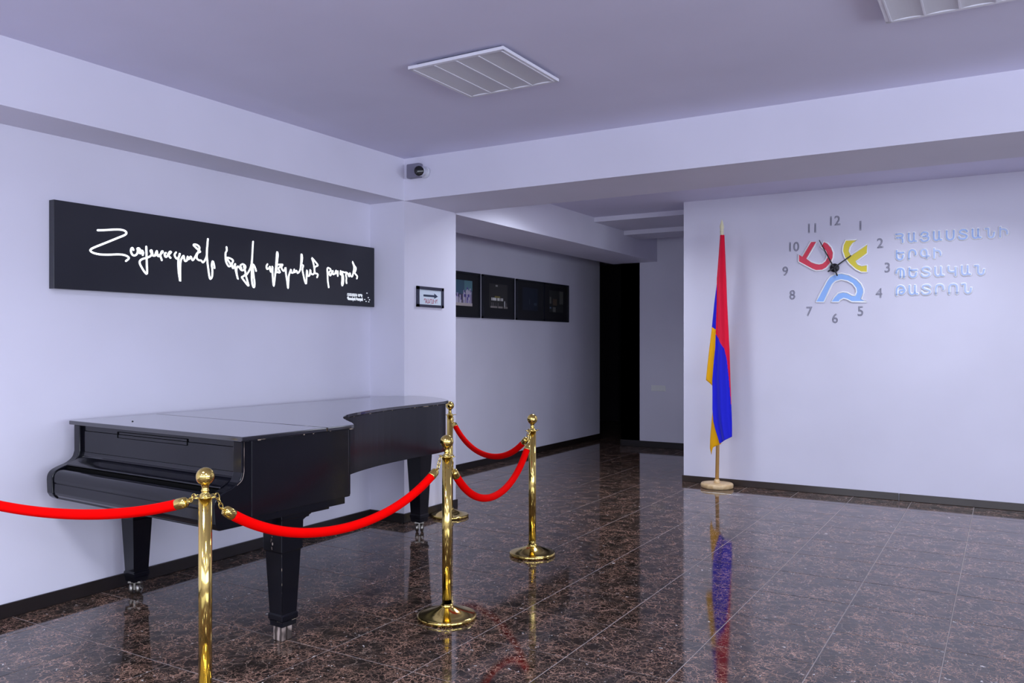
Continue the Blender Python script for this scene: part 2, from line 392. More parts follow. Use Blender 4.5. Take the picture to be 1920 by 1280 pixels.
b = MB(); b.box(X0, X1, -.05, .12, .745, .79); b.build('key_slot', M['slot'], pr)
ks = [(-.062, .772)] + [(p.x, p.y) for p in smooth_path([(-.068, .778, 0), (-.085, .778, 0), (-.105, .770, 0), (-.119, .752, 0), (-.123, .728, 0)], 3)] + [(-.122, .714), (-.118, .712), (-.118, .709), (-.121, .707), (-.121, .66), (-.115, .645), (-.10, .630), (-.05, .63)]
b = MB(); b.prism(ks, X0 - .001, X1 + .001, axis='x'); b.build('key_slip', M['black'], pr, bevel=.0015)
b = MB(); b.box(.04, 1.40, .10, .60, .60, .623); b.build('bottom_board', M['black'], pr, bevel=.003)
# legs
def square_stack(prof, cx, cy):
    m = MB()
    for (z0, h0), (z1, h1) in zip(prof, prof[1:]):
        m.add([(cx - h0, cy - h0, z0), (cx + h0, cy - h0, z0), (cx + h0, cy + h0, z0), (cx - h0, cy + h0, z0),
               (cx - h1, cy - h1, z1), (cx + h1, cy - h1, z1), (cx + h1, cy + h1, z1), (cx - h1, cy + h1, z1)],
              [(0, 1, 5, 4), (1, 2, 6, 5), (2, 3, 7, 6), (3, 0, 4, 7)])
    n = len(m.v); m.add(m.v[:4], [(0, 3, 2, 1)]); m.add(m.v[n - 4:n], [(0, 1, 2, 3)])
    return m
LEG = [(.074, .044), (.104, .046), (.106, .051), (.130, .051), (.136, .046), (.44, .060), (.445, .066), (.60, .069), (.605, .074), (.622, .074)]
for cx, cy, kind in ((.062, .362, 'c'), (1.362, .330, 'w'), (.395, 2.50, 'r')):
    prof = LEG if kind != 'r' else [(z + .004, h + .002) for z, h in LEG[:-4]] + [(.60, .070), (.605, .078), (.657, .078)]
    lg = square_stack(prof, cx, cy).build('leg', M['blackworn'] if kind == 'w' else M['black'], pr, bevel=.0025)
    if kind == 'w':
        b = MB()
        b.box(cx - .034, cx + .030, cy - .034, cy - .003, 0, .076); b.box(cx - .034, cx + .030, cy + .001, cy + .032, 0, .076)
        o = b.build('caster_block', M['rawwood'], lg, bevel=.008); o['label'] = 'bare unpainted wooden block under the front leg'
        b = MB(); b.box(cx - .0475, cx - .0465, cy - .0475, cy + .0475, .099, .1015); b.box(cx - .047, cx + .047, cy - .0475, cy - .0465, .099, .1015)
        b.box(cx + .0465, cx + .0475, cy - .047, cy + .0475, .099, .1015); b.build('leg_band', M['chip'], lg)
        b = MB(); b.tube([(cx + .046, cy - .046, .138), (cx + .0598, cy - .0598, .438)], .0013, 6); b.build('edge_chip', M['chip'], lg)
        b = MB()
        for q in range(7): b.sphere((cx + .0 + random.uniform(-.012, .012), cy - .0675, .49 + random.uniform(-.04, .04)), random.uniform(.002, .005), 8, 5, 0, None, (1, .25, 1.6))
        b.build('paint_chips', M['rawwood'], lg)['kind'] = 'stuff'
    else:
        b = MB(); Z = .0355; MR = Matrix.Translation((cx + .012, cy - .012, 0)) @ Matrix.Rotation(R(35), 4, 'Z')
        for s_ in (-.019, .019):
            b.lathe([(.001, -.008), (.010, -.012), (.013, -.008), (.022, -.008), (.026, -.012), (.033, -.009), (.0355, 0), (.033, .009), (.026, .012), (.022, .008), (.013, .008), (.010, .012), (.001, .008)], 28, 0, MR @ Matrix.Translation((s_, 0, Z)) @ Matrix.Rotation(R(90), 4, 'Y'))
        b.tube([(-.034, 0, Z), (.034, 0, Z)], .006, M=MR)
        b.prism([(-.006, -.022), (.006, -.022), (.006, .022), (-.006, .022)], .03, .078, M=MR)
        b.box(-.036, .036, -.026, .026, .070, .080, 0, MR)
        b.build('caster', M['steel'], lg)
# scroll brackets where the legs meet the keybed
for cx, cy in ((.062, .362), (1.362, .330)):
    for sy in (-1, 1):
        pts = [(cy + sy * .05, .622), (cy + sy * .150, .622), (cy + sy * .150, .596), (cy + sy * .138, .594), (cy + sy * .136, .586), (cy + sy * .118, .585), (cy + sy * .098, .574), (cy + sy * .084, .556), (cy + sy * .05, .545)]
        b = MB(); b.prism(pts if sy > 0 else pts[::-1], cx - .035, cx + .035, axis='x'); b.build('leg_bracket', M['black'], pr, bevel=.002)
b = MB(); b.prism([(1.165, .10), (1.20, .09), (1.21, .125), (1.18, .135)], .582, .606); b.build('broken_peg', M['rawwood'], pr)['label'] = 'splintered bare wood stub'
b = MB(); b.box(1.10, 1.30, .085, .15, .604, .622); b.build('batten', M['black'], pr, bevel=.003)

# ------------------------------------------------------------ rope barrier
PO = [(-4.15, 1.80), (-2.682, 2.152), (-2.546, 3.582), (-2.802, 4.954), (-4.02, 5.70)]
PL = ['polished brass rope stanchion past the left end of the piano, outside the picture edge', 'nearest brass ball-top stanchion, in front of the piano keyboard end, its base below the picture',
      'second nearest brass stanchion, beside the piano curve, full round base in view', 'brass stanchion farthest right, standing alone on open floor', 'brass stanchion half hidden behind the piano tail, against the pier']
def make_post():
    root = empty('rope_stanchion', (0, 0, 0))
    b = MB(); b.lathe([(.0001, .001), (.152, .001), (.157, .004), (.158, .016), (.155, .022), (.147, .024), (.143, .0235), (.04, .062), (.034, .066), (.0001, .066)], 64); b.build('base', M['brass'], root)
    b = MB(); b.lathe([(.0001, .060), (.033, .060), (.034, .068), (.031, .076), (.0255, .078), (.0255, .10)], 40); b.build('base_collar', M['brass'], root)
    b = MB(); b.lathe([(.0001, .07), (.0255, .07), (.0255, .853), (.0001, .853)], 40); b.build('post', M['brass'], root)
    b = MB(); b.lathe([(.012, .853), (.036, .853), (.037, .856), (.036, .859), (.012, .859), (.012, .853)], 40)
    for k in range(4):
        a = R(45 + 90 * k); c = (.043 * math.cos(a), .043 * math.sin(a), .857)
        b.tube([(c[0] + .010 * math.cos(q), c[1] + .010 * math.sin(q), c[2]) for q in [R(i * 30) for i in range(12)]], .0022, 8, closed=True)
    b.build('ring_plate', M['brass'], root)
    b = MB(); b.lathe([(.022, .859), (.020, .866), (.013, .872), (.0135, .876), (.0165, .880), (.0135, .884), (.0125, .892), (.0145, .898), (.016, .902)], 32)
    b.lathe([(max(.0001, .0355 * math.sin(math.pi * i / 20)), .9345 - .0355 * math.cos(math.pi * i / 20)) for i in range(1, 21)], 40)
    b.build('ball_finial', M['brass'], root)
    return root
p0 = make_post()
for i, (x, y) in enumerate(PO):
    o = p0 if i == 0 else copy_tree(p0)
    o.location = (x, y, 0); o.rotation_euler = (0, 0, R([13.5, 50, 40, 17, 0][i]))
    tag(o, PL[i], 'stanchion', 'brass rope stanchions around the piano')
RL = [(.745, 'red velvet rope running out of the picture at the left edge'), (.604, 'long red velvet rope sagging in front of the piano, nearest and widest'),
      (.527, 'red velvet rope between the two stanchions right of the piano, lower of the two there'), (.600, 'farthest red velvet rope, hanging from the post behind the piano tail')]
for i in range(4):
    A = Vector((*PO[i], .858)); B_ = Vector((*PO[i + 1], .858)); dr_ = (B_ - A); L = dr_.length; u = dr_.normalized(); zm, lab = RL[i]
    root = empty('barrier_rope', ((A.x + B_.x) / 2, (A.y + B_.y) / 2, zm)); tag(root, lab, 'rope', 'red velvet barrier ropes'); off = Vector(root.location)
    sag = .858 - zm
    def cv(t):   # catenary-like
        s_ = 2 * t - 1; k = 1.3 + sag * 2; return A.lerp(B_, t) + Vector((0, 0, -sag + sag * (math.cosh(k * s_) - 1) / (math.cosh(k) - 1)))
    N = 60; t0 = .082; t1 = 1 - t0
    pts = [cv(t0 + (t1 - t0) * k / N) - off for k in range(N + 1)]
    b = MB(); b.tube(pts, .0215, 16); b.build('cord', M['rope'], root)
    for e, sg in ((0, 1), (1, -1)):
        tt = t0 if e == 0 else t1; c = cv(tt); c2 = cv(tt - sg * .030); d = (c2 - c).normalized()
        q = d.to_track_quat('Z', 'Y').to_matrix().to_4x4(); MM = Matrix.Translation(c - off - d * .008) @ q
        b = MB(); b.lathe([(.0001, 0), (.0225, 0), (.0228, .004), (.0222, .034), (.019, .044), (.009, .050), (.0001, .050)], 24, 0, MM)
        b.tube([tuple((MM @ Vector((.009 * math.cos(a), 0, .057 + .010 * math.sin(a))))) for a in [R(k * 30) for k in range(12)]], .0024, 8, closed=True)
        b.build('ferrule', M['brass'], root)
        end = MM @ Vector((0, 0, .062)); post = (A if e == 0 else B_); tgt = post - off + (u * sg) * .050
        b = MB(); mid = (end + tgt) / 2 + Vector((0, 0, .012))
        nl = 3; vec = tgt - end
        for k in range(nl):
            c0 = end.lerp(tgt, (k + .5) / nl); ax = vec.normalized(); sdv = Vector((0, 0, 1)).cross(ax).normalized(); upv = ax.cross(sdv)
            w_ = sdv if k % 2 else upv; hl = vec.length / nl * .5 + .005
            b.tube([tuple(c0 + ax * hl * math.cos(a) + w_ * .0085 * math.sin(a)) for a in [R(j * 30) for j in range(12)]], .0021, 8, closed=True)
        b.build('hook_chain', M['brass'], root)

# ------------------------------------------------------------ long black lettered sign
sg = empty('lettered_sign', (XL, 3.99, 2.0)); tag(sg, 'long black wall sign with glowing white handwritten script above the piano', 'sign')
inv = Matrix.Translation((-XL, -3.99, -2.0))
b = MB(); b.box(XL + .001, XL + .048, 2.61, 5.298, 1.757, 2.247, 0, inv); b.build('sign_panel', M['signblack'], sg, bevel=.002)
STROKES = [
 "2.865,2.107 2.903,2.112 2.960,2.122 3.001,2.127 3.031,2.125 3.045,2.115 3.037,2.100 2.989,2.076 2.917,2.041 2.860,2.014 2.830,1.998 2.820,1.986 2.835,1.975 2.875,1.969 2.931,1.972 2.995,1.980 3.034,1.979 3.057,1.971 3.060,1.960 3.043,1.945",
 "3.092,2.016 3.085,2.027 3.077,2.020 3.076,2.003 3.085,1.986 3.100,1.983 3.115,1.993 3.121,2.013 3.118,2.026 3.129,2.029 3.137,2.017 3.130,2.003 3.143,2.001 3.149,2.018 3.157,2.005 3.154,1.991",
 "3.178,2.044 3.180,1.991 3.182,1.935 3.183,1.880 3.164,1.892 3.140,1.926 3.133,1.945 3.140,1.959 3.158,1.969 3.183,1.977 3.208,1.990 3.215,2.005 3.207,2.021 3.215,2.025 3.219,2.008 3.223,1.995 3.234,1.994 3.248,2.008 3.251,2.025 3.256,2.003 3.266,1.999 3.275,2.002",
 "3.238,1.994 3.251,2.025 3.254,1.999 3.270,1.995 3.286,2.025 3.293,2.023 3.276,2.002 3.286,1.971",
 "3.315,2.019 3.306,2.013 3.310,1.996 3.322,1.997 3.342,2.028 3.352,2.026 3.335,2.007 3.348,1.991",
 "3.388,2.029 3.378,2.014 3.385,1.997 3.398,1.990 3.412,2.008 3.417,2.026 3.408,1.996 3.405,1.967 3.407,1.915 3.414,1.872 3.419,1.849 3.419,1.887 3.419,1.930 3.422,1.974 3.432,1.998 3.444,2.013 3.449,1.994 3.456,1.980 3.470,1.987 3.475,2.011 3.484,1.994 3.498,2.013 3.505,1.999 3.515,1.991 3.533,2.016 3.550,2.042 3.571,2.050 3.554,2.063 3.519,2.089 3.540,2.094 3.561,2.084 3.564,2.067 3.554,2.045 3.543,2.020 3.547,2.003 3.561,1.995 3.579,1.994 3.593,1.983 3.611,2.005 3.622,2.033 3.625,2.082 3.631,2.140",
 "3.629,2.112 3.622,2.052 3.627,1.992 3.636,1.932 3.643,1.894 3.651,1.879 3.664,1.895 3.667,1.935 3.662,1.971 3.669,1.998 3.678,1.981 3.684,1.954",
 "3.782,2.102 3.784,2.080 3.774,2.061 3.774,2.030 3.780,2.000 3.801,1.974 3.818,1.985 3.795,2.014 3.784,2.031 3.818,2.028 3.837,2.014 3.826,1.991 3.837,1.964 3.853,1.994",
 "3.855,1.994 3.853,1.975 3.866,1.929 3.878,1.893 3.868,1.929 3.866,1.960 3.876,1.980 3.892,1.972 3.908,1.957 3.927,1.959 3.943,1.976 3.939,1.991 3.920,1.999 3.900,1.988 3.908,1.967",
 "3.929,1.984 3.939,1.957 3.943,1.929 3.920,1.914 3.912,1.907 3.943,1.875 3.970,1.853 3.959,1.889 3.947,1.919 3.935,1.925",
 "3.947,1.923 3.972,1.953 3.992,1.992 4.002,2.051 4.006,2.115 4.010,2.163",
 "4.002,2.057 4.000,2.003 3.998,1.923 4.004,1.866 4.018,1.845 4.024,1.874 4.016,1.924 4.008,1.987 4.012,2.004 4.028,1.983 4.037,1.961",
 "4.140,2.017 4.131,2.000 4.138,1.982 4.156,1.992 4.164,2.003 4.164,1.982 4.177,1.964 4.187,2.005 4.187,1.967 4.191,1.914 4.199,1.866 4.208,1.915 4.215,1.969 4.222,2.024 4.226,2.078 4.231,2.113 4.238,2.093 4.233,2.052 4.226,1.997 4.226,1.965",
 "4.237,2.022 4.283,2.026 4.262,2.011 4.244,1.993 4.258,1.967 4.226,1.968",
 "4.283,2.023 4.272,2.004 4.287,1.983 4.301,1.984 4.312,2.007 4.316,1.963 4.327,1.909 4.336,1.858 4.340,1.910 4.345,1.952 4.365,1.997 4.367,1.975 4.390,1.977 4.397,2.000 4.401,1.978 4.419,1.993 4.431,1.975 4.450,1.990 4.461,2.016 4.467,2.072 4.470,2.120 4.478,2.092 4.472,2.045 4.488,2.035 4.480,2.006 4.491,1.962 4.503,1.924 4.518,1.902 4.522,1.950 4.526,2.004 4.534,1.965 4.553,1.967 4.561,2.010 4.569,1.982 4.592,1.978 4.604,1.999 4.600,2.038 4.589,2.074 4.577,2.101 4.612,2.076 4.640,2.050 4.612,2.036 4.604,2.016 4.612,1.988 4.632,1.986 4.640,1.976 4.632,1.958",
 "4.758,1.889 4.748,1.938 4.745,1.994 4.742,2.028 4.751,2.040 4.774,2.033 4.780,2.020 4.761,2.005 4.774,1.981 4.787,1.997 4.803,2.021 4.803,1.994 4.826,2.000 4.839,2.026 4.839,2.001 4.858,2.023 4.858,1.984",
 "4.891,2.026 4.888,2.000 4.905,1.995 4.908,1.960 4.905,1.926 4.911,1.912 4.921,1.938 4.921,1.984 4.905,2.020 4.935,2.018 4.958,2.019 4.952,1.998 4.958,1.975 4.955,1.952 4.960,1.934",
 "4.958,2.019 4.975,2.011 4.989,1.989 4.999,2.018 5.006,1.997 5.025,1.992 5.037,2.020 5.047,2.059 5.044,2.080 5.028,2.111 5.051,2.080 5.068,2.065 5.065,2.041 5.054,2.024 5.072,2.009 5.085,1.998 5.080,1.979",
]
for s_ in STROKES:
    pts = [tuple(map(float, q.split(','))) for q in s_.split()]
    pts = smooth_path([(XL + .050, y, z) for y, z in pts], 4)
    b = MB(); b.tube(pts, .0058, 8, 0, inv)
    b.sphere(pts[0], .0058, 8, 6, 0, inv); b.sphere(pts[-1], .0058, 8, 6, 0, inv)
    b.build('script_stroke', M['lit'], sg)
def text_mesh(name, txt, size, loc, rot, m, parent, offset=0, extrude=.001, spacing=1, sx=1, align='LEFT', outline=0):
    c = bpy.data.curves.new(name, 'FONT'); c.body = txt; c.size = size; c.offset = offset; c.space_character = spacing; c.align_x = align
    if outline: c.fill_mode = 'NONE'; c.bevel_depth = outline; c.bevel_resolution = 1
    else: c.extrude = extrude
    c.resolution_u = 4
    t = bpy.data.objects.new(name, c); COL.objects.link(t); bpy.context.view_layer.update()
    me = bpy.data.meshes.new_from_object(t.evaluated_get(bpy.context.evaluated_depsgraph_get()))
    bpy.data.objects.remove(t); bpy.data.curves.remove(c)
    me.name = name; me.materials.clear(); me.materials.append(m)
    me.transform(Matrix.Diagonal((sx, 1, 1, 1)))
    o = bpy.data.objects.new(name, me); COL.objects.link(o); o.location = loc; o.rotation_euler = rot
    if parent: o.parent = parent
    return o
RX = (R(90), 0, R(90))     # text on a wall that faces +x
def ydim(o): return [v.co.x for v in o.data.vertices]
for txt, z, wd, sz in (('ՀԱՅԱՍՏԱՆԻ ԵՐԳԻ', 1.834, .185, .030), ('Պետական Թատրոն', 1.803, .185, .034)):
    o = text_mesh('sign_small_print', txt, sz, (.0485, 4.968 - 3.99, z - 2.0), RX, M['whiteprint'], sg, offset=.0012)
    xs = ydim(o); o.data.transform(Matrix.Diagonal((wd / (max(xs) - min(xs)), 1, 1, 1)))
b = MB()
for y, z, a in ((5.205, 1.868, 0), (5.178, 1.815, .5), (5.222, 1.832, 1), (5.236, 1.815, .8), (5.195, 1.80, 0), (5.228, 1.798, 0)):
    b.box(XL + .048, XL + .049, y - .006, y + .006, z - .0035, z + .0035, 0, inv)
b.build('sign_emblem', M['whiteprint'], sg)['kind'] = 'stuff'

# ------------------------------------------------------------ direction sign on the pier
ds = empty('direction_sign', (XC, 5.644, 1.846)); tag(ds, 'small dark-framed sign with an arrow and red lettering on the white pier', 'sign')
iv = Matrix.Translation((-XC, -5.644, -1.846)); y0, y1, z0, z1 = 5.456, 5.832, 1.760, 1.932
b = MB(); f_ = .030
for q in ((y0, y1, z0, z0 + .022), (y0, y1, z1 - .026, z1), (y0, y0 + f_, z0, z1), (y1 - f_, y1, z0, z1)): b.box(XC + .001, XC + .014, *q, 0, iv)
b.build('frame', M['signframe'], ds)
b = MB(); b.box(XC + .001, XC + .007, y0 + .02, y1 - .02, z0 + .015, z1 - .018, 0, iv); b.build('print_panel', M['paper'], ds)
b = MB(); yz = [(5.548, 1.866), (5.700, 1.866), (5.700, 1.881), (5.752, 1.857), (5.700, 1.836), (5.700, 1.849), (5.548, 1.849)]
b.prism(yz, XC + .007, XC + .008, axis='x', M=iv); b.build('arrow', M['navy'], ds)
o = text_mesh('lettering', 'ԴԱՀԼԻՃ', .052, (.0078, 5.553 - 5.644, 1.794 - 1.846), RX, M['redprint'], ds, extrude=.0004, offset=.0007)
xs = ydim(o); o.data.transform(Matrix.Diagonal((.19 / (max(xs) - min(xs)), 1, 1, 1)))

# ------------------------------------------------------------ four framed stage photographs in the hall
random.seed(3)
def pic(n, u, v):
    h = lambda a, b_: (math.sin(a * 12.9898 + b_ * 78.233) * 43758.5453) % 1
    if n == 0:
        c = (.05 + .05 * u, .10 + .05 * v, .20) if v > .45 else (.10, .08, .13)
        if u > .62 and v > .62: c = (.13, .27, .31)
        for cx, w_, top in ((.12, .06, .55), (.28, .07, .5), (.42, .05, .42), (.60, .06, .62), (.76, .07, .72), (.9, .06, .70)):
            if abs(u - cx) < w_ * (1 if v < top - .12 else .5) and .05 < v < top: c = (.55, .50, .62) if h(int(u * 30), int(v * 9)) > .25 else (.12, .09, .34)
        if v < .12: c = (.55, .48, .46)
        return c
    if n == 1:
        c = (.035, .034, .03)
        if .3 < v < .42 and .12 < u < .75 and h(int(u * 26), 1) > .35: c = (.75, .74, .70)
        if .42 < v < .5 and .3 < u < .6: c = (.22, .18, .05)
        if abs(u - .4) < .06 and abs(v - .93) < .04: c = (.35, .34, .32)
        if abs(u - .84) < .03 and .06 < v < .3: c = (.7, .7, .7)
        if v < .06 and h(int(u * 30), 2) > .3: c = (.30, .27, .25)
        if .08 < v < .22 and h(int(u * 24), 3) > .7: c = (.12, .11, .11)
        return c
    if n == 2:
        c = (.012, .018, .032)
        if abs(u - .45) < .02 and .25 < v < .5: c = (.05, .07, .10)
        if abs(u - .85) < .09 and abs(v - .3) < .05: c = (.05, .07, .10)
        return c
    c = (.03, .032, .032)
    if abs(u - .08) < .06 and .4 < v < .7: c = (.13, .13, .12)
    if abs(u - .08) < .05 and .15 < v < .25: c = (.10, .14, .22)
    if abs(u - .35) < .10 and v < .25: c = (.14, .14, .13)
    if abs(u - .4) < .14 and .3 < v < .6: c = (.10, .07, .05)
    if u > .72 and v > .4: c = (.09, .09, .08)
    return c
def print_mat():
    m = mat('stage_photo_print', (.1, .1, .1), .35); t = NT(m); a = t.n('ShaderNodeVertexColor'); a.layer_name = 'print'; t.l(a.outputs[0], t.b.inputs['Base Color']); return m
M['print'] = print_mat()
FR = [(7.475, 8.222, 'framed photo of white-costumed performers, partly hidden by the pier'), (8.272, 9.016, 'black-framed dark photo of a row of small bright figures on stage'),
      (9.070, 9.795, 'almost black framed photo between two others on the hall wall'), (9.800, 10.531, 'farthest framed photo on the hall wall, with dim shapes')]
for n, (ya, yb, lab) in enumerate(FR):
    yc = (ya + yb) / 2; pz = 2.022; fr = empty('framed_photo', (XH, yc, pz)); tag(fr, lab, 'picture', 'framed stage photographs on the hall wall')
    hw = (yb - ya) / 2; hz = .262; b = MB()
    for q in ((-hw, hw, -hz, -hz + .02), (-hw, hw, hz - .02, hz), (-hw, -hw + .02, -hz, hz), (hw - .02, hw, -hz, hz)): b.box(.001, .026, *q)
    b.build('frame', M['frameblack'], fr)
    b = MB(); b.box(.001, .012, -hw + .015, hw - .015, -hz + .015, hz - .015); b.build('mount', M['matboard'], fr)
    NU, NV = 44, 26; b = MB(); cols = []
    u0, u1, v0, v1 = (-hw + .16, hw - .16, -.13, .165)
    for i in range(NU):
        for j in range(NV):
            a0 = u0 + (u1 - u0) * i / NU; a1 = u0 + (u1 - u0) * (i + 1) / NU; c0 = v0 + (v1 - v0) * j / NV; c1 = v0 + (v1 - v0) * (j + 1) / NV
            b.add([(.0135, a0, c0), (.0135, a1, c0), (.0135, a1, c1), (.0135, a0, c1)], [(0, 1, 2, 3)]); cols.append(pic(n, (i + .5) / NU, (j + .5) / NV))
    o = b.build('photo_print', M['print'], fr, recalc=False); ca = o.data.color_attributes.new('print', 'FLOAT_COLOR', 'CORNER')
    for p, c in zip(o.data.polygons, cols):
        for li in p.loop_indices: ca.data[li].color = (*c, 1)

# ------------------------------------------------------------ ceiling lights (switched off)
M['litdiff'] = mat('lit_diffuser', (.8, .8, .85), .4, emit=(.86, .9, 1), es=4)
def make_lamp():
    r = empty('ceiling_light', (0, 0, ZC)); h = .298
    b = MB(); b.box(-.265, .265, -.265, .265, -.020, 0); b.build('housing', M['lampgap'], r)
    b = MB(); zt, zb = -.018, -.034
    for q in ((-h, h, -h, -h + .022), (-h, h, h - .022, h), (-h, -h + .022, -h, h), (h - .022, h, -h, h)): b.box(q[0], q[1], q[2], q[3], zb, zt)
    b.build('frame', M['lamp'], r)
    for k in range(4):
        x0 = -.276 + k * .138; b = MB()
        n = 8; pts = [(x0 + .138 * i / n, -.0285 - .006 * abs(2 * i / n - 1) ** 2) for i in range(n + 1)]
        b.prism(pts + [(x0 + .138, -.022), (x0, -.022)], -.276, .276, axis='y'); b.build('diffuser', M['diff'], r)
    b = MB()
    for k in range(5):
        x = -.276 + k * .138; b.box(x - .0035, x + .0035, -.276, .276, -.0365, -.028)
    b.build('louvre_rib', M['lamp'], r)
    return r
l0 = make_lamp()
for i, (x, y, lab) in enumerate(((-2.445, 3.80, 'square unlit ceiling light panel, whole in view, above the piano end'), (-.175, 3.83, 'square unlit ceiling light panel cut by the top edge of the picture'))):
    o = l0 if i == 0 else copy_tree(l0); o.location = (x, y, ZC); tag(o, lab, 'light', 'square ceiling light panels')
for i, (x, y) in enumerate(LIT):
    o = copy_tree(l0); o.location = (x, y, ZC); tag(o, 'lit square ceiling panel behind the cross beam, ' + ('nearest the hall', 'above the clock', 'farthest right')[i], 'light', 'lit ceiling panels before the clock wall')
    for ch in o.children:
        if ch.name.startswith('diffuser') and True: ch.data = ch.data.copy(); ch.data.materials[0] = M['litdiff']

# ------------------------------------------------------------ security camera
sc = empty('security_camera', (-4.06, YB, 2.835)); tag(sc, 'small security camera with grey junction box in the beam corner', 'camera')
b = MB(); b.box(-.068, .062, -.055, -.001, -.058, .055); b.build('junction_box', M['camgrey'], sc, bevel=.012, seg=3)
Mt = Matrix.Translation((.085, 0, -.018)) @ Matrix.Rotation(R(90), 4, 'X')
b = MB(); b.lathe([(.0001, .001), (.046, .001), (.046, .012), (.038, .022), (.018, .026), (.018, .05)], 32, 0, Mt); b.build('mount', M['camwhite'], sc)
dv = Vector((.45, -1, -.15)).normalized(); Mb = Matrix.Translation((.080, -.050, -.018)) @ dv.to_track_quat('Z', 'Y').to_matrix().to_4x4()
b = MB(); b.lathe([(.0001, -.02), (.034, -.02), (.038, 0), (.038, .075), (.034, .08)], 32, 0, Mb); b.build('camera_body', M['camwhite'], sc)
b = MB(); b.lathe([(.0385, .076), (.0385, .081), (.030, .085), (.0001, .0855)], 32, 0, Mb); b.build('lens', M['camlens'], sc)

# ------------------------------------------------------------ switch plate on the back wall
sw = empty('switch_plate', (-4.17, YK, .835)); tag(sw, 'white double switch plate low on the back hall wall', 'switch')
b = MB(); b.box(-.105, .105, -.010, -.001, -.040, .040); b.build('plate', M['switch'], sw, bevel=.003)
for k in (-1, 0, 1):
    b = MB(); b.box(k * .062 - .026, k * .062 + .026, -.015, -.010, -.028, .028); b.build('rocker', M['switch'], sw, bevel=.002)

# ------------------------------------------------------------ wall clock
ck = empty('wall_clock_face', (-1.421, YC, 2.183)); ck.name = 'emblem_clock'
tag(ck, 'large wall clock with loose numerals and red, yellow and blue emblem pieces', 'clock')
ci = Matrix.Translation((1.421, -YC, -2.183))
NUMP = [(-1.417, 2.639), (-1.191, 2.574), (-1.019, 2.398), (-.958, 2.165), (-1.029, 1.930), (-1.191, 1.763), (-1.419, 1.699), (-1.656, 1.770), (-1.817, 1.937), (-1.885, 2.173), (-1.799, 2.411), (-1.630, 2.582)]
for k, (x, z) in enumerate(NUMP):
    o = text_mesh('numeral', '12' if k == 0 else str(k), .128, (0, 0, 0), (R(90), 0, 0), M['num'], ck, outline=.0012, spacing=1.0, sx=.92)
    xs = [v.co.x for v in o.data.vertices]; ys = [v.co.y for v in o.data.vertices]
    o.data.transform(Matrix.Translation((-(min(xs) + max(xs)) / 2, -(min(ys) + max(ys)) / 2, 0)))
    t = text_mesh('numeral_inline', '12' if k == 0 else str(k), .128, (0, 0, 0), (R(90), 0, 0), M['num'], None, offset=-.0085, outline=.0007, sx=.92)
    t.data.transform(Matrix.Translation((-(min(xs) + max(xs)) / 2, -(min(ys) + max(ys)) / 2, 0)))
    t.parent = o; t.rotation_euler = (0, 0, 0); t['kind'] = 'stuff'
    o.location = (x + 1.421, -.003, z - 2.183)
EM = dict(
red="-1.642,2.451 -1.584,2.444 -1.677,2.285 -1.633,2.252 -1.592,2.235 -1.563,2.229 -1.534,2.235 -1.508,2.258 -1.491,2.293 -1.494,2.324 -1.506,2.352 -1.523,2.371 -1.552,2.397 -1.537,2.417 -1.520,2.445 -1.483,2.425 -1.451,2.385 -1.431,2.332 -1.434,2.284 -1.454,2.234 -1.494,2.188 -1.534,2.165 -1.592,2.164 -1.627,2.179 -1.757,2.259 -1.757,2.332 -1.724,2.311",
yellow="-1.321,2.445 -1.220,2.442 -1.256,2.409 -1.282,2.372 -1.290,2.336 -1.276,2.295 -1.129,2.395 -1.129,2.306 -1.229,2.235 -1.212,2.207 -1.179,2.193 -1.129,2.197 -1.129,2.129 -1.184,2.131 -1.234,2.160 -1.290,2.217 -1.332,2.279 -1.351,2.340 -1.345,2.399",
blue="-1.595,1.859 -1.569,1.911 -1.494,2.058 -1.465,2.099 -1.414,2.125 -1.357,2.129 -1.290,2.109 -1.223,2.065 -1.184,2.022 -1.162,1.974 -1.160,1.938 -1.182,1.879 -1.135,1.850 -1.268,1.853 -1.307,1.877 -1.340,1.887 -1.369,1.873 -1.383,1.854 -1.454,1.856 -1.425,1.904 -1.391,1.939 -1.346,1.950 -1.307,1.943 -1.262,1.914 -1.237,1.911 -1.226,1.946 -1.231,1.982 -1.262,2.025 -1.307,2.053 -1.363,2.067 -1.414,2.054 -1.442,2.025 -1.471,1.966 -1.517,1.857",
)
for k, mm in (('red', 'ered'), ('yellow', 'eyel'), ('blue', 'eblu')):
    pts = [tuple(map(float, q.split(','))) for q in EM[k].split()]
    b = MB(); n = len(pts)
    from mathutils.geometry import tessellate_polygon
    tr = tessellate_polygon([[Vector((x, z, 0)) for x, z in pts]])
    vs = [(x, YC - .001, z) for x, z in pts] + [(x, YC - .011, z) for x, z in pts]
    b.add(vs, [tuple(f) for f in tr] + [tuple(n + i for i in f[::-1]) for f in tr] + [(i, (i + 1) % n, n + (i + 1) % n, n + i) for i in range(n)], 0, False, ci)
    o = b.build('emblem_piece', M[mm], ck); o['label'] = k + ' emblem piece with white edge'
    b = MB(); b.tube([(x, YC - .0085, z) for x, z in pts], .0078, 6, 0, ci, closed=True); b.build('white_edge', M['ewhite'], o)
b = MB(); b.lathe([(.0001, .001), (.042, .001), (.042, .026), (.036, .034), (.012, .036), (.010, .050), (.0001, .051)], 28, 0, Matrix.Rotation(R(90), 4, 'X')); b.build('clock_hub', M['clockblack'], ck, bevel=0)
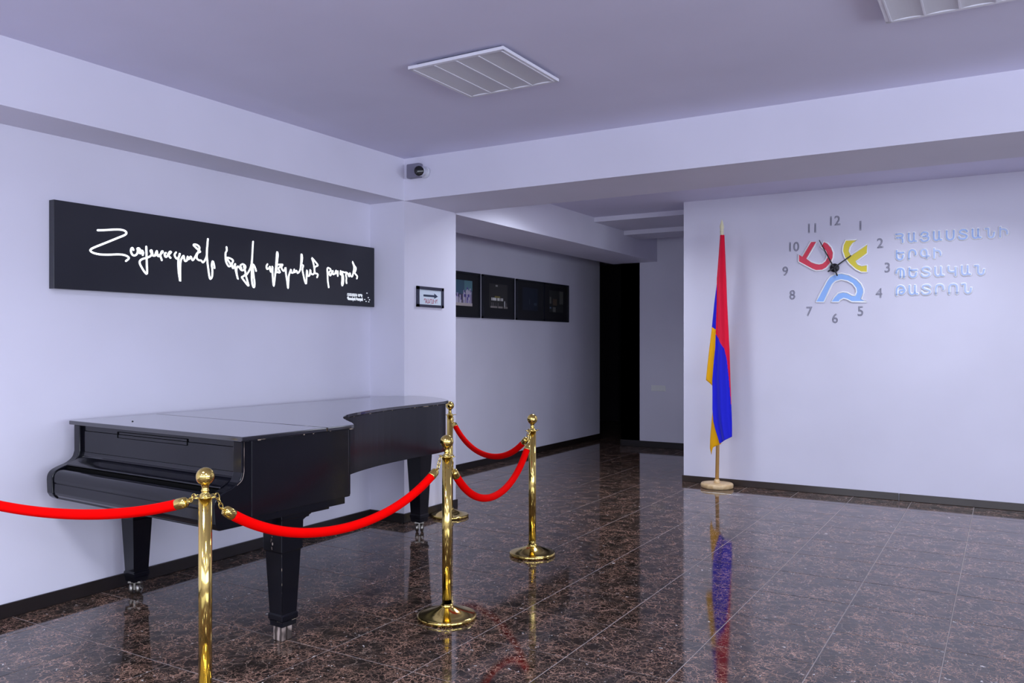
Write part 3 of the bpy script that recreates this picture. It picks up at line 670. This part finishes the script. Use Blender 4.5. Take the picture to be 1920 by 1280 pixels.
def hand(name, tail, tip, w0, w1, yy):
    a = Vector(tail) - Vector((-1.421, 2.183)); c = Vector(tip) - Vector((-1.421, 2.183)); d = (c - a).normalized(); n_ = Vector((-d.y, d.x))
    pts = [a + n_ * w0, a - n_ * w0, -n_ * w0 * 1.1, c - n_ * w1, c + n_ * w1, n_ * w0 * 1.1]
    b = MB(); b.prism([tuple(p) for p in pts], yy, yy + .003, axis='y'); b.build(name, M['clockblack'], ck)
hand('minute_hand', (-1.390, 2.102), (-1.556, 2.456), .0065, .0038, -.049)
hand('hour_hand', (-1.478, 2.147), (-1.268, 2.292), .0065, .0048, -.043)

# ------------------------------------------------------------ raised lettering beside the clock
wt = empty('wall_lettering', (-.895, YC, 2.19)); tag(wt, 'four rows of pale blue raised letters with white outlines right of the clock', 'lettering')
GL = {
 'Հ': ["0,.95 .55,.97 .82,.86 .78,.66 .5,.55 .08,.56", ".45,.55 .72,.46 .80,.28 .80,.02"],
 'Ա': [".06,.98 .06,.34 .16,.10 .38,.02 .58,.10 .68,.30 .68,.98", ".68,.30 .76,.08 .96,.06"],
 'Յ': [".06,.74 .20,.94 .48,1 .78,.90 .82,.70 .58,.54 .30,.52", ".58,.54 .90,.42 .88,.14 .56,0 .24,.02 .04,.22"],
 'Ս': [".08,.98 .08,.34 .20,.08 .48,0 .76,.08 .88,.34 .88,.98"],
 'Տ': [".92,.78 .74,.96 .42,1 .12,.88 .12,.68 .42,.54 .76,.42 .90,.24 .72,.05 .42,0 .12,.06 0,.24"],
 'Ն': ["0,.95 .30,.97 .34,.80 .34,.32 .42,.08 .66,.0 .88,.12 .96,.50"],
 'Ի': [".14,1 .14,.0", ".14,.74 .40,.80 .70,.74 .88,.54 .90,.28"],
 'Ե': [".08,1 .08,.34 .20,.08 .48,0 .76,.10 .86,.44", ".08,.76 .92,.76"],
 'Ր': [".10,0 .10,.62 .22,.90 .50,1 .78,.90 .90,.66 .90,.46"],
 'Գ': [".74,.02 .74,.64 .62,.92 .40,1 .16,.90 .04,.62 .14,.34 .38,.22 1.0,.24"],
 'Պ': [".02,.50 .10,.82 .36,1 .72,.94 .90,.68 .92,.0", ".50,.98 .52,.60 .52,.02"],
 'Կ': [".06,1 .06,.66 .18,.46 .48,.40 .84,.44", ".84,.86 .84,0"],
 'Թ': [".06,0 .06,.56 .20,.88 .50,1 .80,.88 .92,.62 1,.50", "1,.50 .86,.24 .62,.10 .42,.22 .44,.44 .66,.52 1,.50"],
 'Ո': [".08,0 .08,.62 .20,.90 .50,1 .80,.90 .92,.62 .92,0"],
}
HL = .082
for txt, zb_, wd in (('ՀԱՅԱՍՏԱՆԻ', 2.381, .914), ('ԵՐԳԻ', 2.224, .396), ('ՊԵՏԱԿԱՆ', 2.058, .734), ('ԹԱՏՐՈՆ', 1.897, .634)):
    pitch = (wd + .012) / len(txt); lw = pitch - .034
    for i, ch in enumerate(txt):
        m_ = M['lface'] if (zb_ > 2.3 and i < 7) or i < 2 else M['lface2']
        root = None
        b = MB(); e = MB(); cx = i * pitch + .013; FY = Matrix.Diagonal((1, .30, 1, 1))
        for st_ in GL[ch]:
            p2 = [tuple(map(float, q.split(','))) for q in st_.split()]
            sp = smooth_path([(cx + x * lw, 0, zb_ - 2.19 + .010 + z * HL) for x, z in p2], 3) if len(p2) > 2 else [Vector((cx + x * lw, 0, zb_ - 2.19 + .010 + z * HL)) for x, z in p2]
            for mb_, r_, yy in ((e, .0155, -.006), (b, .0080, -.0098)):
                T_ = Matrix.Translation((0, yy, 0)) @ FY
                mb_.tube([tuple(q) for q in sp], r_, 10, 0, T_)
                for q in (sp[0], sp[-1]): mb_.sphere(tuple(q), r_, 10, 8, 0, T_)
        o = b.build('letter', m_, wt); e.build('white_edge', M['ewhite'], o)

# ------------------------------------------------------------ flag
fl = empty('flag_on_pole', (-2.515, 8.24, 0)); tag(fl, 'red, blue and orange flag hanging on a wooden pole by the clock wall corner', 'flag')
b = MB(); b.lathe([(.0001, .001), (.150, .001), (.160, .006), (.162, .036), (.156, .046), (.10, .050), (.034, .052), (.0001, .052)], 56); b.build('round_base', M['pine'], fl)
b = MB(); b.lathe([(.0001, .05), (.036, .05), (.030, .058), (.024, .085), (.0001, .085)], 28); b.build('pole_socket', M['pine'], fl)
tx, tz = .050, 2.545
b = MB(); b.tube([(0, 0, .06), (tx * .5, 0, 1.3), (tx, 0, tz)], .0165, 18, rn=[.0185, .0165, .015]); b.build('pole', M['polewood'], fl)
b = MB(); b.lathe([(.016, 0), (.017, .04), (.019, .044), (.019, .052), (.015, .056), (.019, .062), (.019, .068), (.015, .074), (.021, .095), (.020, .11), (.012, .145), (.004, .172), (.0001, .178)], 24, 0, Matrix.Translation((tx, 0, tz - .015))); b.build('finial', mat('pale_gold_wood', (.86, .80, .52), .35), fl)
def interp(tab, z):
    if z >= tab[0][0]: return tab[0][1:]
    for (za, *va), (zb, *vb) in zip(tab, tab[1:]):
        if z >= zb:
            t = (za - z) / (za - zb); return [p + (q - p) * t for p, q in zip(va, vb)]
    return tab[-1][1:]
def sheet(mb, tab, ztop, zl, zr, yfun, colf, NC=18, NR=70, bot=None):
    vs = []
    for j in range(NR + 1):
        for i in range(NC + 1):
            s_ = i / NC; zb = bot(s_) if bot else zl + (zr - zl) * s_; z = ztop + (zb - ztop) * j / NR
            xl, xr = interp(tab, z)[:2]; x = xl + (xr - xl) * s_; vs.append((x + 2.515, yfun(s_, z, x), z))
    for j in range(NR):
        for i in range(NC):
            a = j * (NC + 1) + i; q = [vs[k] for k in (a, a + 1, a + NC + 2, a + NC + 1)]
            cx = sum(p[0] for p in q) / 4 - 2.515; cz = sum(p[2] for p in q) / 4
            mb.add(q, [(0, 1, 2, 3)], colf(cx, cz), True)
TB = [(2.545, -2.470, -2.428, -9), (2.11, -2.503, -2.405, -9), (1.86, -2.503, -2.396, -9), (1.59, -2.511, -2.382, -9), (1.55, -2.512, -2.380, -2.512), (1.50, -2.513, -2.378, -2.475), (1.406, -2.516, -2.373, -2.423), (1.28, -2.530, -2.369, -2.400), (1.18, -2.538, -2.366, -2.389), (1.08, -2.545, -2.364, -2.377), (.95, -2.543, -2.360, -2.367), (.80, -2.543, -2.355, -2.355), (.675, -2.533, -2.350, -2.3), (.60, -2.515, -2.350, -2.3), (.50, -2.482, -2.350, -2.3), (.45, -2.469, -2.35, -2.3)]
def colB(x, z):
    xb = interp(TB, z)[2]; return 0 if x > xb else 1
def foldB(s_, z, x): k = min(1, (2.56 - z) / .5 + .25); return -.046 - k * (.034 * math.sin(math.pi * s_ * .95 + .1) + .015 * math.sin(s_ * 11 + 1.2 + z * 1.1)) + .012 * s_
TA = [(2.545, -2.471, -2.44), (2.11, -2.505, -2.44), (1.862, -2.538, -2.44), (1.588, -2.566, -2.45), (1.406, -2.589, -2.46), (1.177, -2.615, -2.47), (1.085, -2.624, -2.50), (1.0, -2.60, -2.52)]
def colA(x, z):
    d = (x + 2.62) * .55
    return 0 if z > 2.12 - d * .3 else (1 if z > 1.64 - d * .75 else 2)
TC = [(1.2, -2.530, -2.45), (.88, -2.545, -2.45), (.79, -2.554, -2.45), (.675, -2.566, -2.45), (.492, -2.582, -2.462), (.377, -2.585, -2.475), (.33, -2.578, -2.50)]
fm_ = MB()
sheet(fm_, TB, 2.545, .452, .528, foldB, colB, 44, 200)
sheet(fm_, TA, 2.535, 1.085, .985, lambda s_, z, x: -.004 - .020 * math.sin(math.pi * (1 - s_) * .8) * min(1, (2.56 - z) / .4 + .1), colA, 12, 70)
sheet(fm_, TC, 1.2, .355, .46, lambda s_, z, x: -.012 - .022 * math.sin(math.pi * s_ * .9), lambda x, z: 2, 12, 40, bot=lambda s_: .40 - .07 * math.exp(-((s_ - .16) / .10) ** 2) + .058 * max(0, s_ - .2))
o = fm_.build('flag_cloth', [M['fred'], M['fblue'], M['forange']], fl, recalc=False)
sol = o.modifiers.new('s', 'SOLIDIFY'); sol.thickness = .0016; sol.offset = 0

for i, (x, y) in enumerate(LIT2):
    o = copy_tree(l0); o.location = (x, y, ZC); tag(o, 'lit square ceiling panel behind the viewer, ' + ('front' if i < 3 else 'back') + ' row, ' + ('left', 'middle', 'right')[i % 3], 'light', 'lit ceiling panels behind the viewer')
    for ch in o.children:
        if ch.name.startswith('diffuser'): ch.data = ch.data.copy(); ch.data.materials[0] = M['litdiff']
